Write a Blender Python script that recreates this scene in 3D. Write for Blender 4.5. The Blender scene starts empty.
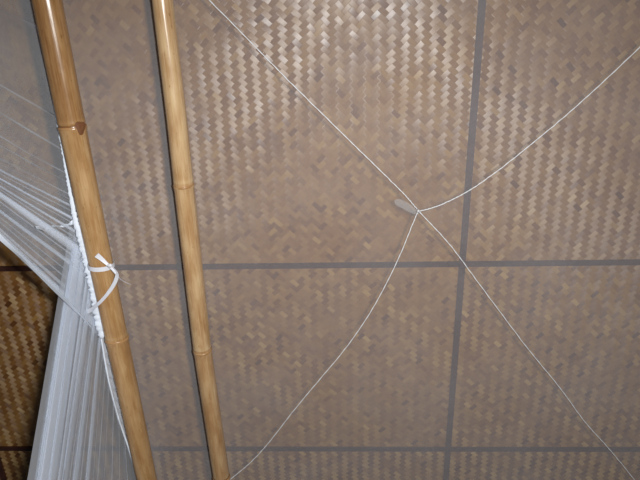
import bpy, bmesh, math, random
from mathutils import Vector, Matrix, noise
random.seed(7)
S = bpy.context.scene
C = S.collection

# ------------------------------------------------------------------ camera
F_PX = 605.0
T, ROLL, YAW = 0.4146, -0.0734, 0.0928
CAM = Vector((0, 0, 1.10))
fwd = Vector((0, math.sin(T), math.cos(T)))
rt0 = Vector((1, 0, 0))
dn0 = Vector((0, math.cos(T), -math.sin(T)))
RT = rt0 * math.cos(ROLL) + dn0 * math.sin(ROLL)
DN = -rt0 * math.sin(ROLL) + dn0 * math.cos(ROLL)
cam_d = bpy.data.cameras.new('camera')
cam_d.sensor_width = 36.0
cam_d.lens = F_PX / 640.0 * 36.0
cam_d.clip_start = 0.01
cam = bpy.data.objects.new('camera', cam_d)
C.objects.link(cam)
m = Matrix((RT, -DN, -fwd)).transposed().to_4x4()
m.translation = CAM
cam.matrix_world = m
S.camera = cam

# ------------------------------------------------------------------ world and light
world = bpy.data.worlds.new('world')
S.world = world
world.use_nodes = True
bg = world.node_tree.nodes['Background']
bg.inputs[0].default_value = (0.75, 0.86, 1.0, 1)
bg.inputs[1].default_value = 0.03

fl = bpy.data.lights.new('camera_flash', 'SPOT')       # the camera's own flash, just right of its lens
fl.energy = 66.0
fl.color = (1.0, 0.985, 0.95)
fl.shadow_soft_size = 0.015
fl.spot_size = math.radians(140)
fl.spot_blend = 1.0
flash = bpy.data.objects.new('camera_flash', fl)
C.objects.link(flash)
mf = m @ Matrix.Rotation(math.radians(-19), 4, 'X')
mf.translation = CAM + RT * 0.055 - DN * 0.012
flash.matrix_world = mf

S.view_settings.view_transform = 'Standard'
S.view_settings.look = 'None'
S.view_settings.gamma = 1.0
S.view_settings.exposure = 0.0
S.view_settings.use_curve_mapping = False
S.cycles.transparent_max_bounces = 48

HC = 1.34                                              # ceiling height above the lens


def at(px, py, h):
    """point at height h above the lens on the line of sight through a pixel"""
    d = fwd + RT * ((px - 320.0) / F_PX) + DN * ((py - 240.0) / F_PX)
    return CAM + d * (h / d.z)


def depth(px, py, h):
    d = fwd + RT * ((px - 320.0) / F_PX) + DN * ((py - 240.0) / F_PX)
    return h / d.z


# ------------------------------------------------------------------ object helpers
def mk(name, verts, faces, mat, parent=None, smooth=True, kind=None):
    me = bpy.data.meshes.new(name)
    me.from_pydata([tuple(v) for v in verts], [], faces)
    me.update()
    if smooth:
        for p in me.polygons:
            p.use_smooth = True
    o = bpy.data.objects.new(name, me)
    C.objects.link(o)
    if mat:
        me.materials.append(mat)
    if parent:
        o.parent = parent
        o.matrix_parent_inverse = Matrix.Translation(-parent.location)
    if kind:
        o['kind'] = kind
    return o


def tag(o, label, cat, group=None):
    o['label'] = label
    o['category'] = cat
    if group:
        o['group'] = group


def empty(name, loc):
    o = bpy.data.objects.new(name, None)
    o.location = loc
    o.empty_display_size = 0.05
    C.objects.link(o)
    return o


def spline(pts, n):
    """Catmull-Rom through vectors (any dimension)"""
    P = [Vector(p) for p in pts]
    P = [P[0] * 2 - P[1]] + P + [P[-1] * 2 - P[-2]]
    out = []
    seg = len(P) - 3
    for k in range(n + 1):
        t = k / n * seg
        i = min(int(t), seg - 1)
        t -= i
        a, b, c, d = P[i], P[i + 1], P[i + 2], P[i + 3]
        out.append(0.5 * ((2 * b) + (c - a) * t + (2 * a - 5 * b + 4 * c - d) * t * t + (3 * b - a - 3 * c + d) * t ** 3))
    return out


def lerp_table(tab, x):
    if x <= tab[0][0]:
        a, b = tab[0], tab[1]
    elif x >= tab[-1][0]:
        a, b = tab[-2], tab[-1]
    else:
        for a, b in zip(tab, tab[1:]):
            if a[0] <= x <= b[0]:
                break
    k = (x - a[0]) / (b[0] - a[0])
    r = tuple(u + (v - u) * k for u, v in zip(a[1:], b[1:]))
    return r if len(r) > 1 else r[0]


def tube(name, path, radii, mat, parent=None, seg=8, flat=None):
    """closed tube with tapered ends; flat=(w,t) multipliers for an elliptic section"""
    n = len(path)
    verts, faces = [], []
    for i, p in enumerate(path):
        d = (path[min(i + 1, n - 1)] - path[max(i - 1, 0)]).normalized()
        up = Vector((0, 0, 1))
        s = d.cross(up)
        if s.length < 1e-4:
            s = Vector((1, 0, 0))
        s.normalize()
        u = s.cross(d).normalized()
        r = radii[i] if isinstance(radii, (list, tuple)) else radii
        fw, ft = flat if flat else (1, 1)
        for k in range(seg):
            a = 2 * math.pi * k / seg
            verts.append(p + s * math.cos(a) * r * fw + u * math.sin(a) * r * ft)
    for i in range(n - 1):
        for k in range(seg):
            a = i * seg + k
            b = i * seg + (k + 1) % seg
            faces.append((a, b, b + seg, a + seg))
    faces.append(tuple(range(seg))[::-1])
    faces.append(tuple((n - 1) * seg + k for k in range(seg)))
    return mk(name, verts, faces, mat, parent)


def ribbon(name, path, widths, mat, parent=None, twist=None, th=0.0004):
    """flat band with real thickness, its face turned down unless twisted"""
    n = len(path)
    verts, faces = [], []
    for i, p in enumerate(path):
        d = (path[min(i + 1, n - 1)] - path[max(i - 1, 0)]).normalized()
        s = d.cross(Vector((0, 0, 1))).normalized()
        u = s.cross(d).normalized()
        a = twist[i] if twist else 0
        s2 = s * math.cos(a) + u * math.sin(a)
        u2 = -s * math.sin(a) + u * math.cos(a)
        w = widths[i] / 2
        for q in ((-w, -th / 2), (w, -th / 2), (w, th / 2), (-w, th / 2)):
            verts.append(p + s2 * q[0] + u2 * q[1])
    for i in range(n - 1):
        for k in range(4):
            a = i * 4 + k
            b = i * 4 + (k + 1) % 4
            faces.append((a, b, b + 4, a + 4))
    faces.append((3, 2, 1, 0))
    e = (n - 1) * 4
    faces.append((e, e + 1, e + 2, e + 3))
    return mk(name, verts, faces, mat, parent, smooth=False)


# ------------------------------------------------------------------ node helpers
class NT:
    def __init__(self, name):
        self.m = bpy.data.materials.new(name)
        self.m.use_nodes = True
        self.t = self.m.node_tree
        self.t.nodes.clear()
        self.out = self.t.nodes.new('ShaderNodeOutputMaterial')

    def n(self, kind, **kw):
        nd = self.t.nodes.new('ShaderNode' + kind)
        for k, v in kw.items():
            setattr(nd, k, v)
        return nd

    def put(self, sock, v):
        if isinstance(v, bpy.types.NodeSocket):
            self.t.links.new(v, sock)
        else:
            sock.default_value = v

    def math(self, op, a, b=0.0, c=None):
        nd = self.n('Math', operation=op)
        self.put(nd.inputs[0], a)
        self.put(nd.inputs[1], b)
        if c is not None:
            self.put(nd.inputs[2], c)
        return nd.outputs[0]

    def mix(self, f, a, b):
        nd = self.n('Mix', data_type='FLOAT')
        self.put(nd.inputs[0], f)
        self.put(nd.inputs[2], a)
        self.put(nd.inputs[3], b)
        return nd.outputs[0]

    def mixc(self, f, a, b, blend='MIX'):
        nd = self.n('Mix', data_type='RGBA', blend_type=blend)
        self.put(nd.inputs[0], f)
        self.put(nd.inputs[6], a)
        self.put(nd.inputs[7], b)
        return nd.outputs[2]

    def vec(self, x, y, z=0.0):
        nd = self.n('CombineXYZ')
        self.put(nd.inputs[0], x)
        self.put(nd.inputs[1], y)
        self.put(nd.inputs[2], z)
        return nd.outputs[0]

    def wn(self, v):
        nd = self.n('TexWhiteNoise', noise_dimensions='3D')
        self.put(nd.inputs['Vector'], v)
        return nd.outputs['Value']

    def noise(self, v, scale, detail=2.0, rough=0.5):
        nd = self.n('TexNoise')
        self.put(nd.inputs['Vector'], v)
        nd.inputs['Scale'].default_value = scale
        nd.inputs['Detail'].default_value = detail
        nd.inputs['Roughness'].default_value = rough
        return nd.outputs['Fac']

    def ramp(self, f, stops):
        nd = self.n('ValToRGB')
        el = nd.color_ramp.elements
        while len(el) < len(stops):
            el.new(0.5)
        for e, (p, c) in zip(el, stops):
            e.position = p
            e.color = (*c, 1)
        self.put(nd.inputs[0], f)
        return nd.outputs[0]


W_PANEL, H_PANEL = 0.97601 * HC, 0.43369 * HC
STRIP = W_PANEL / 122.0


def weave_material(name, lean, seed):
    """2/2 twill of flat bamboo strips laid at 45 degrees; lean: which strip direction is the paler side"""
    N = NT(name)
    co = N.n('TexCoord').outputs['Object']
    wob = N.n('TexNoise')
    N.put(wob.inputs['Vector'], co)
    wob.inputs['Scale'].default_value = 9.0
    wv = N.n('VectorMath', operation='SCALE')
    sub = N.n('VectorMath', operation='SUBTRACT')
    N.put(sub.inputs[0], wob.outputs['Color'])
    sub.inputs[1].default_value = (0.5, 0.5, 0.5)
    N.put(wv.inputs[0], sub.outputs[0])
    wv.inputs['Scale'].default_value = 0.010
    ad = N.n('VectorMath', operation='ADD')
    N.put(ad.inputs[0], co)
    N.put(ad.inputs[1], wv.outputs[0])
    sp = N.n('SeparateXYZ')
    N.put(sp.inputs[0], ad.outputs[0])
    x, y = sp.outputs[0], sp.outputs[1]
    k = 1.0 / math.sqrt(2) / STRIP
    u = N.math('MULTIPLY', N.math('ADD', x, y), k)
    v = N.math('MULTIPLY', N.math('SUBTRACT', x, y), k)
    i = N.math('FLOOR', u)
    j = N.math('FLOOR', v)
    fu = N.math('FRACT', u)
    fv = N.math('FRACT', v)
    mm = N.math('FLOORED_MODULO', N.math('ADD', i, j), 4.0)
    A = N.math('LESS_THAN', mm, 1.5)                     # strip running along (1,1) lies on top
    la = N.math('MULTIPLY', N.math('FLOORED_MODULO', N.math('ADD', u, j), 4.0), 0.5)
    lb = N.math('MULTIPLY', N.math('SUBTRACT', N.math('FLOORED_MODULO', N.math('ADD', v, i), 4.0), 2.0), 0.5)
    ln = N.mix(A, lb, la)                                # 0..1 along the visible float
    cr = N.mix(A, fu, fv)                                # 0..1 across it
    # tone of each strip, and of each float of it
    ida = N.math('FLOOR', N.math('MULTIPLY', N.math('ADD', u, j), 0.25))
    idb = N.math('FLOOR', N.math('MULTIPLY', N.math('ADD', v, i), 0.25))
    sA = N.wn(N.vec(j, 3.3 + seed, 1.0))
    sB = N.wn(N.vec(i, 7.7 + seed, 2.0))
    fA = N.wn(N.vec(j, ida, 5.0 + seed))
    fB = N.wn(N.vec(i, idb, 9.0 + seed))
    tilt = N.mix(A, N.wn(N.vec(i, idb, 19.0 + seed)), N.wn(N.vec(j, ida, 15.0 + seed)))
    strip = N.mix(A, sB, sA)
    flo = N.mix(A, fB, fA)
    # fibres
    ga = N.noise(N.vec(N.math('MULTIPLY', u, 0.35), N.math('MULTIPLY', v, 9.0), 0.0), 1.0, 2.0)
    gb = N.noise(N.vec(N.math('MULTIPLY', u, 9.0), N.math('MULTIPLY', v, 0.35), 4.0), 1.0, 2.0)
    grain = N.mix(A, gb, ga)
    big = N.noise(co, 3.5, 2.0)
    tone = N.math('MULTIPLY_ADD', strip, 0.21, 0.115)
    tone = N.math('ADD', tone, N.math('MULTIPLY', flo, 0.21))
    tone = N.math('SUBTRACT', tone, N.math('MULTIPLY', N.math('LESS_THAN', flo, 0.07), 0.13))
    tone = N.math('ADD', tone, N.math('MULTIPLY', N.math('GREATER_THAN', flo, 0.93), 0.07))
    tone = N.math('ADD', tone, N.math('MULTIPLY', grain, 0.24))
    tone = N.math('ADD', tone, N.math('MULTIPLY', big, 0.12))
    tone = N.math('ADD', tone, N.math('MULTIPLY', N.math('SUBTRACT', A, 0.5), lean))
    col = N.ramp(tone, [(0.05, (0.120, 0.042, 0.011)), (0.35, (0.250, 0.108, 0.027)),
                        (0.62, (0.375, 0.195, 0.056)), (1.0, (0.62, 0.40, 0.145))])
    # thin dark seam round each float
    edge = N.math('MULTIPLY', N.math('MINIMUM', cr, N.math('SUBTRACT', 1.0, cr)), 1.0)
    eln = N.math('MULTIPLY', N.math('MINIMUM', ln, N.math('SUBTRACT', 1.0, ln)), 2.0)
    em = N.math('MINIMUM', N.math('MULTIPLY', N.math('MINIMUM', edge, eln), 12.0), 1.0)
    # relief: floats rise in the middle of their length and are a little rounded across
    h1 = N.math('SINE', N.math('MULTIPLY', ln, math.pi))
    h2 = N.math('SINE', N.math('MULTIPLY', cr, math.pi))
    hh = N.math('ADD', N.math('MULTIPLY', h1, 0.20), N.math('MULTIPLY', N.math('POWER', h2, 0.5), 0.14))
    hh = N.math('ADD', hh, N.math('MULTIPLY', grain, 0.12))
    hh = N.math('ADD', hh, N.math('MULTIPLY', em, 0.16))
    hh = N.math('ADD', hh, N.math('MULTIPLY', N.math('MULTIPLY', N.math('SUBTRACT', tilt, 0.5), ln), 2.2))
    hh = N.math('ADD', hh, N.math('MULTIPLY', N.noise(co, 6.0, 1.0), 9.0))
    bump = N.n('Bump')
    bump.inputs['Strength'].default_value = 0.6
    bump.inputs['Distance'].default_value = 0.0011
    N.put(bump.inputs['Height'], hh)
    # split-bamboo skin: fibres shine across their length
    c, s = math.cos(YAW), math.sin(YAW)
    r2 = 1 / math.sqrt(2)

    def w(vx, vy):
        return (vx * c + vy * s, -vx * s + vy * c, 0.0)
    ta = N.n('CombineXYZ')
    for q in range(3):
        ta.inputs[q].default_value = w(r2, -r2)[q]
    tb = N.n('CombineXYZ')
    for q in range(3):
        tb.inputs[q].default_value = w(r2, r2)[q]
    tm = N.n('Mix', data_type='VECTOR')
    N.put(tm.inputs[0], A)
    N.put(tm.inputs[4], tb.outputs[0])
    N.put(tm.inputs[5], ta.outputs[0])
    b = N.n('BsdfPrincipled')
    N.put(b.inputs['Base Color'], col)
    N.put(b.inputs['Roughness'], N.math('ADD', 0.36, N.math('MULTIPLY', flo, 0.12)))
    b.inputs['Specular IOR Level'].default_value = 1.0
    b.inputs['Anisotropic'].default_value = 0.93
    N.put(b.inputs['Tangent'], tm.outputs[1])
    N.put(b.inputs['Normal'], bump.outputs[0])
    N.t.links.new(b.outputs[0], N.out.inputs[0])
    return N.m


def batten_material():
    N = NT('dark_stained_batten')
    co = N.n('TexCoord').outputs['Object']
    mp = N.n('Mapping')
    N.put(mp.inputs[0], co)
    mp.inputs['Scale'].default_value = (3, 3, 60)
    g = N.noise(mp.outputs[0], 12.0, 3.0)
    col = N.ramp(g, [(0.3, (0.040, 0.013, 0.010)), (0.7, (0.075, 0.028, 0.020))])
    b = N.n('BsdfPrincipled')
    N.put(b.inputs['Base Color'], col)
    b.inputs['Roughness'].default_value = 0.45
    N.t.links.new(b.outputs[0], N.out.inputs[0])
    return N.m


def net_material(name, cover, tint=(0.84, 0.86, 0.91), weave=True):
    """fine netting: threads cover part of the surface, more of it when seen at a slant"""
    N = NT(name)
    g = N.n('NewGeometry')
    dt = N.n('VectorMath', operation='DOT_PRODUCT')
    N.put(dt.inputs[0], g.outputs['Incoming'])
    N.put(dt.inputs[1], g.outputs['Normal'])
    cs = N.math('MAXIMUM', N.math('ABSOLUTE', dt.outputs['Value']), 0.22)
    co = N.n('TexCoord').outputs['Object']
    cov = cover
    if weave:
        nz = N.noise(co, 160.0, 2.0, 0.6)
        nb = N.noise(co, 7.0, 2.0)
        cov = N.math('MULTIPLY', cover, N.math('ADD', 0.57, N.math('ADD', N.math('MULTIPLY', nz, 0.3), N.math('MULTIPLY', nb, 0.56))))
    tr = N.math('POWER', N.math('SUBTRACT', 1.0, cov), N.math('DIVIDE', 1.0, cs))
    fac = N.math('SUBTRACT', 1.0, tr)
    d = N.n('BsdfDiffuse')
    d.inputs[0].default_value = (*tint, 1)
    t = N.n('BsdfTranslucent')
    t.inputs[0].default_value = (*tint, 1)
    dm = N.n('MixShader')
    dm.inputs[0].default_value = 0.25
    N.t.links.new(d.outputs[0], dm.inputs[1])
    N.t.links.new(t.outputs[0], dm.inputs[2])
    tp = N.n('BsdfTransparent')
    ms = N.n('MixShader')
    N.put(ms.inputs[0], fac)
    N.t.links.new(tp.outputs[0], ms.inputs[1])
    N.t.links.new(dm.outputs[0], ms.inputs[2])
    N.t.links.new(ms.outputs[0], N.out.inputs[0])
    return N.m


def cloth_material(name, col, rough=0.8, sheen=0.0):
    N = NT(name)
    co = N.n('TexCoord').outputs['Object']
    g = N.noise(co, 900.0, 2.0)
    c = N.mixc(g, (*[q * 0.88 for q in col], 1), (*col, 1))
    b = N.n('BsdfPrincipled')
    N.put(b.inputs['Base Color'], c)
    b.inputs['Roughness'].default_value = rough
    b.inputs['Sheen Weight'].default_value = sheen
    N.t.links.new(b.outputs[0], N.out.inputs[0])
    return N.m


def bamboo_material(name, ramp_cols, axis, seed):
    """cured bamboo culm; 'tone' holds each internode's own colour"""
    N = NT(name)
    co = N.n('TexCoord').outputs['Object']
    at_ = N.n('Attribute', attribute_name='tone')
    tone = at_.outputs['Fac']
    rot = axis.to_track_quat('Z', 'Y').inverted().to_euler()
    vr = N.n('VectorRotate', rotation_type='EULER_XYZ')
    N.put(vr.inputs['Vector'], co)
    vr.inputs['Rotation'].default_value = rot
    mp = N.n('Mapping')
    N.put(mp.inputs[0], vr.outputs[0])
    mp.inputs['Location'].default_value = (seed, seed * 2, 0)
    mp.inputs['Scale'].default_value = (1, 1, 0.035)
    fib = N.noise(mp.outputs[0], 420.0, 3.0, 0.6)
    mp2 = N.n('Mapping')
    N.put(mp2.inputs[0], vr.outputs[0])
    mp2.inputs['Scale'].default_value = (1, 1, 0.30)
    blot = N.noise(mp2.outputs[0], 55.0, 3.0, 0.55)
    mp3 = N.n('Mapping')
    N.put(mp3.inputs[0], vr.outputs[0])
    mp3.inputs['Scale'].default_value = (1, 1, 0.35)
    spk = N.noise(mp3.outputs[0], 330.0, 1.0)
    f = N.math('ADD', N.math('MULTIPLY', fib, 0.55), N.math('MULTIPLY', blot, 0.70))
    f = N.math('ADD', f, N.math('SUBTRACT', tone, 0.625))
    col = N.ramp(f, ramp_cols)
    spot = N.math('GREATER_THAN', spk, 0.735)
    col = N.mixc(N.math('MULTIPLY', spot, 0.5), col, (0.12, 0.045, 0.012, 1))
    b = N.n('BsdfPrincipled')
    N.put(b.inputs['Base Color'], col)
    N.put(b.inputs['Roughness'], N.math('ADD', 0.16, N.math('MULTIPLY', blot, 0.22)))
    b.inputs['Specular IOR Level'].default_value = 0.5
    bump = N.n('Bump')
    bump.inputs['Strength'].default_value = 0.25
    bump.inputs['Distance'].default_value = 0.0008
    N.put(bump.inputs['Height'], fib)
    N.put(b.inputs['Normal'], bump.outputs[0])
    N.t.links.new(b.outputs[0], N.out.inputs[0])
    return N.m


# ------------------------------------------------------------------ ceiling
def box_obj(name, x0, x1, y0, y1, z0, z1, mat, parent=None, kind=None, bevel=0.0, origin=None):
    bm = bmesh.new()
    o = origin or ((x0 + x1) / 2, (y0 + y1) / 2)
    bmesh.ops.create_cube(bm, size=1)
    for v in bm.verts:
        v.co = Vector(((x0 + x1) / 2 + v.co.x * (x1 - x0) - o[0], (y0 + y1) / 2 + v.co.y * (y1 - y0) - o[1], (z0 + z1) / 2 + v.co.z * (z1 - z0)))
    if bevel:
        bmesh.ops.bevel(bm, geom=bm.edges[:], offset=bevel, segments=2, affect='EDGES')
    me = bpy.data.meshes.new(name)
    bm.to_mesh(me)
    bm.free()
    ob = bpy.data.objects.new(name, me)
    me.materials.append(mat)
    C.objects.link(ob)
    # lattice axes -> world
    c, s = math.cos(YAW), math.sin(YAW)
    ob.location = (o[0] * c + o[1] * s, -o[0] * s + o[1] * c, 0)
    ob.rotation_euler = (0, 0, -YAW)
    if kind:
        ob['kind'] = kind
    if parent:
        ob.parent = parent
    return ob


ZC = CAM.z + HC
LX0, LY0 = -0.75907 * HC, 0.48847 * HC        # lattice lines, from the fit
TOPH = H_PANEL * 1.14                           # the row nearest the lens is a little taller
rows = [LY0 - TOPH - H_PANEL, LY0 - TOPH, LY0, LY0 + H_PANEL, LY0 + 2 * H_PANEL, LY0 + 3 * H_PANEL]
cols = [LX0 - W_PANEL, LX0, LX0 + W_PANEL, LX0 + 2 * W_PANEL]
bat = batten_material()
plain = cloth_material('ceiling_board', (0.12, 0.07, 0.04))
ceiling = box_obj('ceiling', cols[0] - .02, cols[-1] + .02, rows[0] - .02, rows[-1] + .02, ZC + 0.006, ZC + 0.03, plain, kind='structure', origin=(0, 0))
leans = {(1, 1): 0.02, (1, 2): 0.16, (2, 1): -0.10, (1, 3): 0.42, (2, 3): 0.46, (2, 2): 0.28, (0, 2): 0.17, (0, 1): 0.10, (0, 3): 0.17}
for a in range(3):
    for b_ in range(5):
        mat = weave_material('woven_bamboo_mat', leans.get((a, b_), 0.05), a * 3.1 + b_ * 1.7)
        p = box_obj('woven_panel', cols[a] + .002, cols[a + 1] - .002, rows[b_] + .002, rows[b_ + 1] - .002, ZC, ZC + 0.005, mat,
                    origin=(cols[a] + STRIP * 40, rows[b_] + STRIP * 10))
        p.parent = ceiling
        p.matrix_parent_inverse = ceiling.matrix_basis.inverted()
        p.location.z = 0
k = 1
for x in cols:
    box_obj('trim_%d' % k, x - .0075, x + .0075, rows[0] - .02, rows[-1] + .02, ZC - 0.007, ZC + 0.001, bat, kind='structure', bevel=0.001)
    k += 1
for y in rows:
    for a in range(3):
        box_obj('trim_%d' % k, cols[a] + .0077, cols[a + 1] - .0077, y - .0068, y + .0068, ZC - 0.006, ZC + 0.001, bat, kind='structure', bevel=0.001)
        k += 1


# ------------------------------------------------------------------ bamboo poles
def bamboo(axis_tab, h, rad_tab, node_ys, tones, mat_cols, label, group, seed, bud=None, scar=None):
    """axis_tab: (y, x) samples of the culm's centre line; node_ys: where its joints lie"""
    y0, y1 = -190, 640
    n = 520
    ys = [y0 + (y1 - y0) * i / n for i in range(n + 1)]
    pts = [at(lerp_table(axis_tab, y), y, h) for y in ys]
    # smooth the slight bends of the culm
    for _ in range(30):
        pts = [pts[0]] + [(pts[i - 1] + pts[i] * 2 + pts[i + 1]) / 4 for i in range(1, n)] + [pts[-1]]
    root = empty('bamboo_pole', pts[0])
    tag(root, label, 'bamboo pole', group)
    ax = (pts[-1] - pts[0]).normalized()
    mat = bamboo_material('cured_bamboo', mat_cols, ax, seed)
    seg = 40
    side = ax.cross(Vector((0, 0, 1))).normalized()
    up = side.cross(ax).normalized()
    node_pos = [at(lerp_table(axis_tab, y), y, h).dot(ax) for y in node_ys]
    verts, faces, tv = [], [], []
    for i, p in enumerate(pts):
        r = lerp_table(rad_tab, ys[i])
        s = p.dot(ax)
        idx = sum(1 for q in node_pos if q < s)
        for q in node_pos:
            dlt = s - q
            r += 0.0013 * math.exp(-(abs(dlt) / 0.007) ** 1.5)       # swelling at the joint
            r -= 0.0016 * math.exp(-((dlt + 0.0042) / 0.0014) ** 2)  # sheath groove
        for k in range(seg):
            a = 2 * math.pi * k / seg
            rr = r * (1 + 0.012 * math.sin(2 * a + seed) + 0.006 * noise.noise(Vector((math.cos(a) * 2, math.sin(a) * 2, s * 9 + seed))))
            verts.append(p + side * math.cos(a) * rr + up * math.sin(a) * rr)
            tv.append(tones[min(idx, len(tones) - 1)] - sum(0.42 * math.exp(-((s - q + 0.0042) / 0.0012) ** 2) - 0.10 * math.exp(-((s - q + 0.009) / 0.004) ** 2) for q in node_pos))
    for i in range(n):
        for k in range(seg):
            a = i * seg + k
            b = i * seg + (k + 1) % seg
            faces.append((a, b, b + seg, a + seg))
    faces.append(tuple(range(seg))[::-1])
    faces.append(tuple(n * seg + k for k in range(seg)))
    culm = mk('culm', verts, faces, mat, root)
    at_ = culm.data.attributes.new('tone', 'FLOAT', 'POINT')
    at_.data.foreach_set('value', tv)
    # joints: a narrow darker ridge round the culm
    for y, q in zip(node_ys, node_pos):
        c = at(lerp_table(axis_tab, y), y, h)
        j = min(range(n + 1), key=lambda i: abs(pts[i].dot(ax) - q))
        c = pts[j] + ax * (q - pts[j].dot(ax))
        r = lerp_table(rad_tab, y)
        vv, ff = [], []
        prof = [(-0.0026, 0.0002), (-0.0018, 0.0013), (0.0, 0.0017), (0.0016, 0.0014), (0.0028, 0.0002)]
        for pz, pr in prof:
            for k in range(seg):
                a = 2 * math.pi * k / seg
                rr = r * (1 + 0.012 * math.sin(2 * a + seed)) + pr * (0.9 + 0.2 * math.sin(3 * a + seed))
                vv.append(c + ax * (pz + 0.0006 * math.sin(2 * a + seed)) + side * math.cos(a) * rr + up * math.sin(a) * rr)
        for i in range(len(prof) - 1):
            for k in range(seg):
                a = i * seg + k
                b = i * seg + (k + 1) % seg
                ff.append((a, b, b + seg, a + seg))
        nd = mk('node', vv, ff, node_mat, root)
        nd['label'] = 'raised brown joint ring'
    if bud:
        px, py, sz = bud
        c = at(px, py, h - 0.015)
        # place it on the culm's skin on the side facing down
        j = min(range(n + 1), key=lambda i: abs(pts[i].dot(ax) - c.dot(ax)))
        r = lerp_table(rad_tab, py)
        off = (c - pts[j]).dot(side)
        off = max(-r * .92, min(r * .92, off))
        dz = math.sqrt(r * r - off * off) + 0.0024
        cen = pts[j] + ax * (c.dot(ax) - pts[j].dot(ax)) + side * off - up * dz
        nrm = (side * off - up * dz).normalized()
        t2 = ax.cross(nrm).normalized()
        vv, ff = [], []
        R, K = 7, 16
        for i in range(R + 1):
            f = i / R
            for k in range(K):
                a = 2 * math.pi * k / K
                rr = sz * (1 - f) * (1 + 0.18 * math.sin(3 * a + 1))
                hh = 0.0018 * math.sin(f * math.pi * 0.5) * (1 if i < R - 1 else 0.6) - 0.0006
                vv.append(cen + ax * math.cos(a) * rr * 1.2 + t2 * math.sin(a) * rr + nrm * hh)
        for i in range(R):
            for k in range(K):
                a = i * K + k
                b = i * K + (k + 1) % K
                ff.append((a, b, b + K, a + K))
        bd = mk('branch_scar', vv, ff, scar_mat, root)
        bd['label'] = 'round dark brown knot'
    if scar:
        # shallow channel above a joint where a branch once lay
        (xa, ya), (xb, yb) = scar
        path = []
        for i in range(25):
            f = i / 24
            px, py = xa + (xb - xa) * f, ya + (yb - ya) * f
            c = at(px, py, h - 0.010)
            j = min(range(n + 1), key=lambda i: abs(pts[i].dot(ax) - c.dot(ax)))
            r = lerp_table(rad_tab, py)
            off = (c - pts[j]).dot(side)
            off = max(-r * .93, min(r * .93, off))
            dz = math.sqrt(r * r - off * off)
            path.append(pts[j] + ax * (c.dot(ax) - pts[j].dot(ax)) + side * off - up * dz)
        o = tube('branch_groove', path, [0.0016 * math.sin(math.pi * (0.06 + 0.88 * i / 24)) for i in range(25)], groove_mat, root, 8)
        o['label'] = 'darker lengthwise groove'
    return root, pts, ax, side, up


node_mat = cloth_material('bamboo_joint', (0.38, 0.205, 0.085), 0.35)
scar_mat = cloth_material('bamboo_knot', (0.16, 0.06, 0.02), 0.6)
groove_mat = cloth_material('bamboo_groove', (0.33, 0.20, 0.09), 0.5)

tab1 = [(-190, 8), (0, 47), (120, 71), (240, 96), (340, 117.2), (480, 147), (640, 181)]
H1 = 0.93
p1, pts1, ax1, side1, up1 = bamboo(
    tab1, H1, [(-190, .0208), (0, .0206), (130, .0204), (240, .0200), (480, .0196)], [-62, 127, 338, 560], [0.30, 0.30, 0.50, 0.46, 0.4],
    [(0.1, (0.19, 0.085, 0.027)), (0.42, (0.34, 0.19, 0.078)), (0.62, (0.43, 0.27, 0.130)), (0.95, (0.62, 0.44, 0.24))],
    'thicker darker amber bamboo pole on the left with white net ribbon tied round it', None, 1.7, bud=(80.0, 128, 0.0088))
tab2 = [(-190, 139), (0, 162.5), (120, 177), (187, 184), (240, 190), (350, 202.5), (480, 222), (640, 247)]
H2 = 1.03
p2, pts2, ax2, side2, up2 = bamboo(
    tab2, H2, [(-190, .0160), (0, .0166), (187, .0178), (240, .0181), (480, .0183)], [-30, 185, 350, 477], [0.45, 0.53, 0.49, 0.43, 0.50, 0.50],
    [(0.1, (0.26, 0.12, 0.04)), (0.42, (0.42, 0.25, 0.120)), (0.62, (0.54, 0.37, 0.20)), (0.95, (0.72, 0.56, 0.33))],
    'thinner pale yellow bamboo pole crossing the woven ceiling right of the netting', None, 5.2, scar=((208.5, 312), (212.5, 349)))

# ------------------------------------------------------------------ mosquito net
net_m = net_material('fine_white_netting', 0.19, (0.84, 0.85, 0.92))
side_m = net_material('fine_white_netting_side', 0.18, (0.84, 0.90, 1.0))
hem_m = cloth_material('white_net_hem', (0.74, 0.80, 0.90), 0.85)
rib_m = cloth_material('white_satin_ribbon', (0.68, 0.69, 0.75), 0.35)
cord_m = cloth_material('white_twisted_cord', (0.72, 0.73, 0.76), 0.8)
loop_m = net_material('sheer_grey_tape', 0.26, (0.56, 0.56, 0.57), False)

net = empty('mosquito_net', at(100, 335, 0.98))
tag(net, 'sheer white mosquito net spread under the ceiling and gathered in folds beside the left pole', 'mosquito net')

HS = 0.945
SEAM = [(-180, 0), (-60, 24), (0, 35), (60, 45), (86, 50), (120, 56), (150, 62), (190, 69), (222, 75), (245, 82.5), (275, 90), (310, 96.5), (335, 100),
        (360, 104), (384, 108.5), (400, 112.5), (420, 118), (445, 127), (470, 134.5), (480, 137.5), (560, 162), (680, 198)]


def hs(y):
    """the seam runs level with the pole's middle, and higher where it crosses behind the pole"""
    return HS + 0.03 * max(0.0, min(1.0, (85 - y) / 50.0))


def seam_x(y):
    return lerp_table(SEAM, y)


# roof of the net, hung just over the poles
def roof_h(px, py):
    d = px - seam_x(py)
    base = hs(py) + (1.098 - hs(py)) * (1 - math.exp(-max(d, 0) / 34.0))
    return base + 0.006 * noise.noise(Vector((px / 130.0, py / 150.0, 3.0)))


NU, NV = 90, 70
verts, faces = [], []
for b_ in range(NV + 1):
    py = -180 + 860 * b_ / NV
    for a in range(NU + 1):
        f = a / NU
        px = seam_x(py) + (900 - seam_x(py)) * f ** 1.4
        verts.append(at(px, py, roof_h(px, py)))
for b_ in range(NV):
    for a in range(NU):
        q = b_ * (NU + 1) + a
        faces.append((q, q + 1, q + NU + 2, q + NU + 1))
roof = mk('net_roof', verts, faces, net_m, net)


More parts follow.
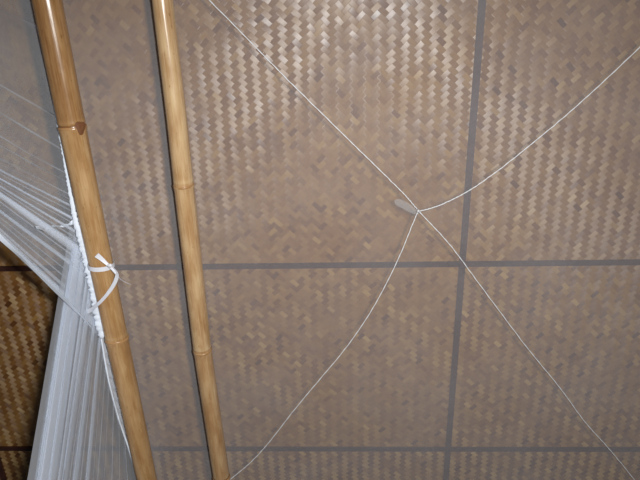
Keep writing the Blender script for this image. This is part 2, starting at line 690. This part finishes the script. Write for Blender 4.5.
def sheet(name, top, bottom, hfun, spec, rng, mat, nt=26, sag=0.0, parent=None):
    """top/bottom: s -> (px,py); strands run between them"""
    pl = [(q, (0.003 if k % 2 else -0.003) * rng.uniform(.5, 1.6)) for k, q in enumerate(spec)]
    # round each crease with extra points
    prof = []
    for a, b in zip(pl, pl[1:]):
        for q in range(4):
            t = q / 4
            e = t * t * (3 - 2 * t)
            prof.append((a[0] + (b[0] - a[0]) * e, a[1] + (b[1] - a[1]) * t))
    prof.append(pl[-1])
    n = len(prof)
    verts, faces = [], []
    for i in range(nt + 1):
        t = i / nt
        for k, (s, o) in enumerate(prof):
            s2 = min(max(s + 0.004 * noise.noise(Vector((k * 0.35, t * 2.5, 9.0))), 0), 1)
            a, b = top(s2), bottom(s2)
            px = a[0] + (b[0] - a[0]) * t
            py = a[1] + (b[1] - a[1]) * t + sag * math.sin(math.pi * t) * (0.4 + 0.6 * s2)
            verts.append(at(px, py, hfun(t, s2) + o * (0.3 + math.sin(math.pi * min(t * 1.2, 1)) )))
    for i in range(nt):
        for k in range(n - 1):
            q = i * n + k
            faces.append((q, q + 1, q + n + 1, q + n))
    return mk(name, verts, faces, mat, parent)


# side wall pulled up and away to the left
A_TAB = [(0.0, -120, -170), (0.2, 20, 2), (0.50, 150, 112), (0.58, 194, 157), (0.64, 206, 169), (0.70, 220, 178), (0.76, 233, 185),
         (0.82, 262, 196), (0.88, 275, 208), (0.94, 305, 222), (1.0, 336, 238)]


def inv(tab, col, v):
    for a, b in zip(tab, tab[1:]):
        if a[col] <= v <= b[col]:
            return a[0] + (b[0] - a[0]) * (v - a[col]) / (b[col] - a[col])
    return tab[0][0] if v < tab[0][col] else tab[-1][0]


# creases in the order the cloth runs, as heights at the picture's left side: each step back doubles the layers
A_FOLDS = [inv(A_TAB, 2, q) for q in (
    -170, -60, -60.8, 9.5, 8.2, 84, 83, 112, 111, 136, 134.8, 145, 144.3, 158, 156.6, 163, 162.5, 170, 168, 169.8, 168.2, 173, 172.3,
    178.5, 176.5, 178.3, 176.4, 178.6, 176.6, 181, 180.4, 186, 184, 185.8, 184.2, 188.5, 187.6, 197, 190, 195, 191, 194, 190.5, 201, 199.6, 204, 203.5, 211.5, 208, 210.5, 208.5, 210, 209, 216, 215.2,
    221, 220.4, 229, 226, 236, 230, 236.5, 231, 237, 232, 238)]


def a_top(s):                       # end on the seam
    yr, yl = lerp_table(A_TAB, s)
    return (seam_x(yr), yr)


def a_bot(s):                       # beyond the picture's left side
    yr, yl = lerp_table(A_TAB, s)
    xr = seam_x(yr)
    k = 80.0 / max(xr, 20)
    return (-80.0, yl - (yr - yl) * k)


rngA = random.Random(11)
sideA = sheet('side_curtain', a_top, a_bot, lambda t, s: hs(lerp_table(A_TAB, s)[0]) + 0.001 - 0.23 * t - 0.06 * t * s,
              A_FOLDS, rngA, side_m, sag=1.5, parent=net)
sideA['label'] = 'net wall drawn up to the left in fine folds'

# side wall that hangs down from the seam; creases given across its foot
B_TAB = [(0.0, 70.5, 224, 17, 540), (0.10, 74, 232, 26, 540), (0.25, 83, 258, 44, 540), (0.45, 94, 300, 62, 540), (0.60, 100, 336, 82, 540), (0.75, 110, 380, 102, 540),
         (0.90, 124, 432, 131, 540), (1.0, 138, 480, 154, 540)]


B_FOLDS = [(q - 18) / 136.0 for q in (
    18, 45, 32, 46, 31, 45, 33, 57, 36, 44, 34, 45, 37, 58, 48, 56, 47, 57, 48, 66, 60, 64.5, 60.5, 65, 61, 75, 67, 74, 67.5, 74.5, 68, 79, 78, 88, 82.5, 87.5, 82, 87, 82.5, 92, 91, 102, 97.5, 101.5, 97, 101, 97.5, 106, 105.3, 112, 110.8,
    119, 118.3, 126, 125.2, 133, 132.5, 141, 140.3, 154)]


def b_top(s):
    r = lerp_table(B_TAB, s)
    return (r[0], r[1])


def b_bot(s):
    r = lerp_table(B_TAB, s)
    return (r[2], r[3])


rngB = random.Random(5)
sideB = sheet('hanging_curtain', b_top, b_bot, lambda t, s: HS - 0.004 - 0.30 * t * (1 - s) - 0.05 * t,
              B_FOLDS, rngB, side_m, nt=30, parent=net)
sideB['label'] = 'net wall hanging down in a fan of folds'

# gathered seam and ruffle along the left pole
rng = random.Random(3)
ys = [-40 + (338 + 40) * i / 260 for i in range(261)]
wt = [(-40, 0.6), (75, 1.0), (130, 1.7), (190, 3.0), (222, 4.5), (250, 8.0), (290, 8.6), (325, 7.6), (338, 4.5)]
path, rad = [], []
for i, y in enumerate(ys):
    w = lerp_table(wt, y)
    jx = w * 0.22 * noise.noise(Vector((y * 0.22, 0, 0))) + w * 0.16 * noise.noise(Vector((y * 0.8, 5, 0)))
    path.append(at(seam_x(y) + 0.6 + 0.7 * max(0, min(1, (y - 230) / 30)) + jx, y, hs(y) - 0.004 - 0.010 * max(0, min(1, (y - 190) / 40))))
    rad.append(max(0.0006, w * 0.5 * depth(seam_x(y), y, HS) / F_PX * (1 + 0.7 * noise.noise(Vector((y * 0.5, 9, 2))))))
tube('seam_ruffle', path, rad, hem_m, net, 8, flat=(1.25, 0.45))
# second gathered layer of sheer ruffle with a ragged edge towards the pole
verts, faces = [], []
n = 300
for i in range(n + 1):
    y = 150 + (478 - 150) * i / n
    w = lerp_table([(150, 1.5), (230, 5), (290, 8), (340, 10), (400, 9), (450, 7), (478, 3)], y)
    e = w * (0.9 + 0.35 * noise.noise(Vector((y * 0.35, 1, 0))) + 0.3 * noise.noise(Vector((y * 1.1, 4, 0))))
    for q in range(4):
        f = q / 3
        verts.append(at(seam_x(y) - 0.5 + e * f, y + 1.5 * f, HS - 0.001 + 0.004 * f * math.sin(y * 0.55) + 0.003 * noise.noise(Vector((y * .6, f * 2, 7)))))
for i in range(n):
    for q in range(3):
        a = i * 4 + q
        faces.append((a, a + 1, a + 5, a + 4))
ruf = mk('edge_ruffle', verts, faces, net_material('gathered_netting', 0.42, (0.84, 0.90, 1.0)), net)

# smooth hem line below the ruffle, and the hem of the drawn-up wall
hem = [at(x + 0.8, y, HS - 0.008) for y, x in [(q, seam_x(q)) for q in range(316, 560, 6)]]
tube('hem', hem, 0.0017, hem_m, net, 8)
pa = spline([(-80, 161), (0, 237.5), (30, 266), (57, 292), (80, 315), (96, 333)], 60)
hA = [at(q[0], q[1], HS - 0.003 - 0.289 * (1 - i / 60)) for i, q in enumerate(pa)]
ribbon('hem', hA, [0.0075 + 0.002 * math.sin(i * .21) - 0.0035 * (i / 60) for i in range(61)], net_material('doubled_hem_netting', 0.68, (0.84, 0.90, 1.0)), net, twist=[0.0] * 61)

# ribbon ties
kink = [(88, 312), (80, 312)]
zr = H1 - 0.0235
path = spline([at(81, 311.5, 0.926), at(89, 311, 0.918), at(97, 305, zr - .002), at(104, 298, zr - .002), at(111, 289, zr), at(115.5, 281, zr), at(117, 274, zr), at(113.5, 268.5, zr), at(108, 264, zr)], 70)
r1 = ribbon('ribbon_tie', path, [0.0068] * 71, rib_m, net, twist=[0.25 + 0.9 * math.sin(i / 70 * 5.0) ** 2 * 0.6 for i in range(71)])
path = spline([at(96.5, 255, zr - .004), at(101, 258.5, zr - .003), at(106, 263, zr - .002), at(111, 267.5, zr - .001), at(116, 273, zr)], 30)
r2 = ribbon('ribbon_tie', path, [0.0095 - 0.0045 * min(1, i / 16) for i in range(31)], rib_m, net, twist=[0.15 + 0.03 * i for i in range(31)])
# band round the pole
vv, ff = [], []
cq = at(98.5, 265.5, H1)
j = min(range(len(pts1)), key=lambda i: abs(pts1[i].dot(ax1) - cq.dot(ax1)))
cq = pts1[j]
K = 48
for k in range(K):
    a = 2 * math.pi * k / K
    tilt = 0.0015 * math.sin(a) + 0.001 * math.cos(a)
    for (dr, dz) in ((0.0006, -0.0040), (0.0013, -0.0040), (0.0013, 0.0040), (0.0006, 0.0040)):
        rr = 0.0207 + dr
        vv.append(cq + side1 * math.cos(a) * rr + up1 * math.sin(a) * rr + ax1 * (dz + tilt))
for k in range(K):
    for q in range(4):
        a = k * 4 + q
        b = k * 4 + (q + 1) % 4
        c = ((k + 1) % K) * 4
        ff.append((a, b, c + (q + 1) % 4, c + q))
mk('ribbon_band', vv, ff, rib_m, net, smooth=False)
# knot of the tie
bm = bmesh.new()
bmesh.ops.create_uvsphere(bm, u_segments=14, v_segments=10, radius=1)
kc = at(110, 265.5, zr - 0.002)
for v in bm.verts:
    nn = 1 + 0.25 * noise.noise(v.co * 1.7)
    v.co = kc + side1 * v.co.x * 0.0045 * nn + ax1 * v.co.y * 0.0036 * nn + up1 * v.co.z * 0.003
me = bpy.data.meshes.new('tie_knot')
bm.to_mesh(me); bm.free()
me.materials.append(rib_m)
for p in me.polygons:
    p.use_smooth = True
ko = bpy.data.objects.new('tie_knot', me)
C.objects.link(ko)
ko.parent = net
ko.matrix_parent_inverse = Matrix.Translation(-net.location)
# loose thread end
path = spline([at(117, 275, zr), at(121, 279.5, zr + .01), at(126, 282.5, zr + .02), at(131, 284.5, zr + .03)], 20)
tube('loose_thread', path, 0.00045, rib_m, net, 6)
# twisted strip that draws the folds to the seam
path = spline([at(37, 226.5, .825), at(42, 230, .845), at(47, 229.5, .88), at(54, 226, .905), at(62, 225.5, .932), at(70, 224, .936), at(76, 219, .938)], 60)
ribbon('gathering_strip', path, [0.0050 + 0.0016 * math.sin(i * 0.5) for i in range(61)], hem_m, net, twist=[0.5 * math.sin(i * 0.35) for i in range(61)])
# small sheer tape loop at the centre of the roof, lying above the netting
path = spline([at(420, 213, 1.094), at(413, 209.8, 1.108), at(405, 205.6, 1.116), at(399.5, 202.8, 1.12), at(394.5, 200.6, 1.121)], 24)
wl = [0.006, 0.009, 0.012, 0.0135, 0.0145] + [0.0150] * 13 + [0.0148, 0.0142, 0.0132, 0.0118, 0.0098, 0.0070, 0.003]
lo = ribbon('hanging_loop', path, wl, loop_m, net)
lo['label'] = 'small sheer grey tape loop'

# ------------------------------------------------------------------ cords
HK = 1.078


def cord(pts2d, label, seed):
    c = [at(x, y, HK) for x, y in pts2d]
    n = 160
    path = spline(c, n)
    out = []
    for i, p in enumerate(path):
        w = 0.0007
        out.append(p + Vector((noise.noise(Vector((i * 0.35, seed, 0))), noise.noise(Vector((i * 0.35, seed, 4))), noise.noise(Vector((i * 0.3, seed, 8))))) * w)
    rad = [0.00105 * (1 + 0.22 * math.sin(i * 1.9)) for i in range(n + 1)]
    o = tube('hanging_cord', out, rad, cord_m, None, 8)
    tag(o, label, 'cord')
    return o


cord([(-20, -225), (95, -112), (210, 1), (285, 77), (352, 143), (400, 190), (417, 209)], 'white cord running straight from the centre knot to the top edge near the pale pole', 1)
cord([(419.5, 212), (450, 245), (480, 285), (525, 345), (560, 388), (585, 422), (610, 450), (640, 487), (720, 590)], 'white cord running from the centre knot down to the lower right corner', 2)
cord([(420, 211), (430, 208.5), (445, 203), (470, 190), (500, 169), (540, 137), (580, 103), (640, 47), (760, -70)], 'white cord sagging from the centre knot up to the right edge', 3)
cord([(417.5, 212.5), (411, 228), (400, 255), (385, 286), (368, 316), (345, 349), (320, 379), (295, 409), (270, 441), (252, 461), (232, 478), (180, 520), (120, 570)], 'white cord curving from the centre knot down to the foot of the pale bamboo pole', 4)
bm = bmesh.new()
bmesh.ops.create_uvsphere(bm, u_segments=14, v_segments=10, radius=1)
kc = at(418.5, 211, HK)
for v in bm.verts:
    v.co = v.co * 0.0026 * (1 + 0.3 * noise.noise(v.co * 2))
me = bpy.data.meshes.new('cord_knot')
bm.to_mesh(me); bm.free()
me.materials.append(cord_m)
for p in me.polygons:
    p.use_smooth = True
ko = bpy.data.objects.new('cord_knot', me)
ko.location = kc
C.objects.link(ko)
tag(ko, 'tiny white knot where the four thin cords meet', 'knot')
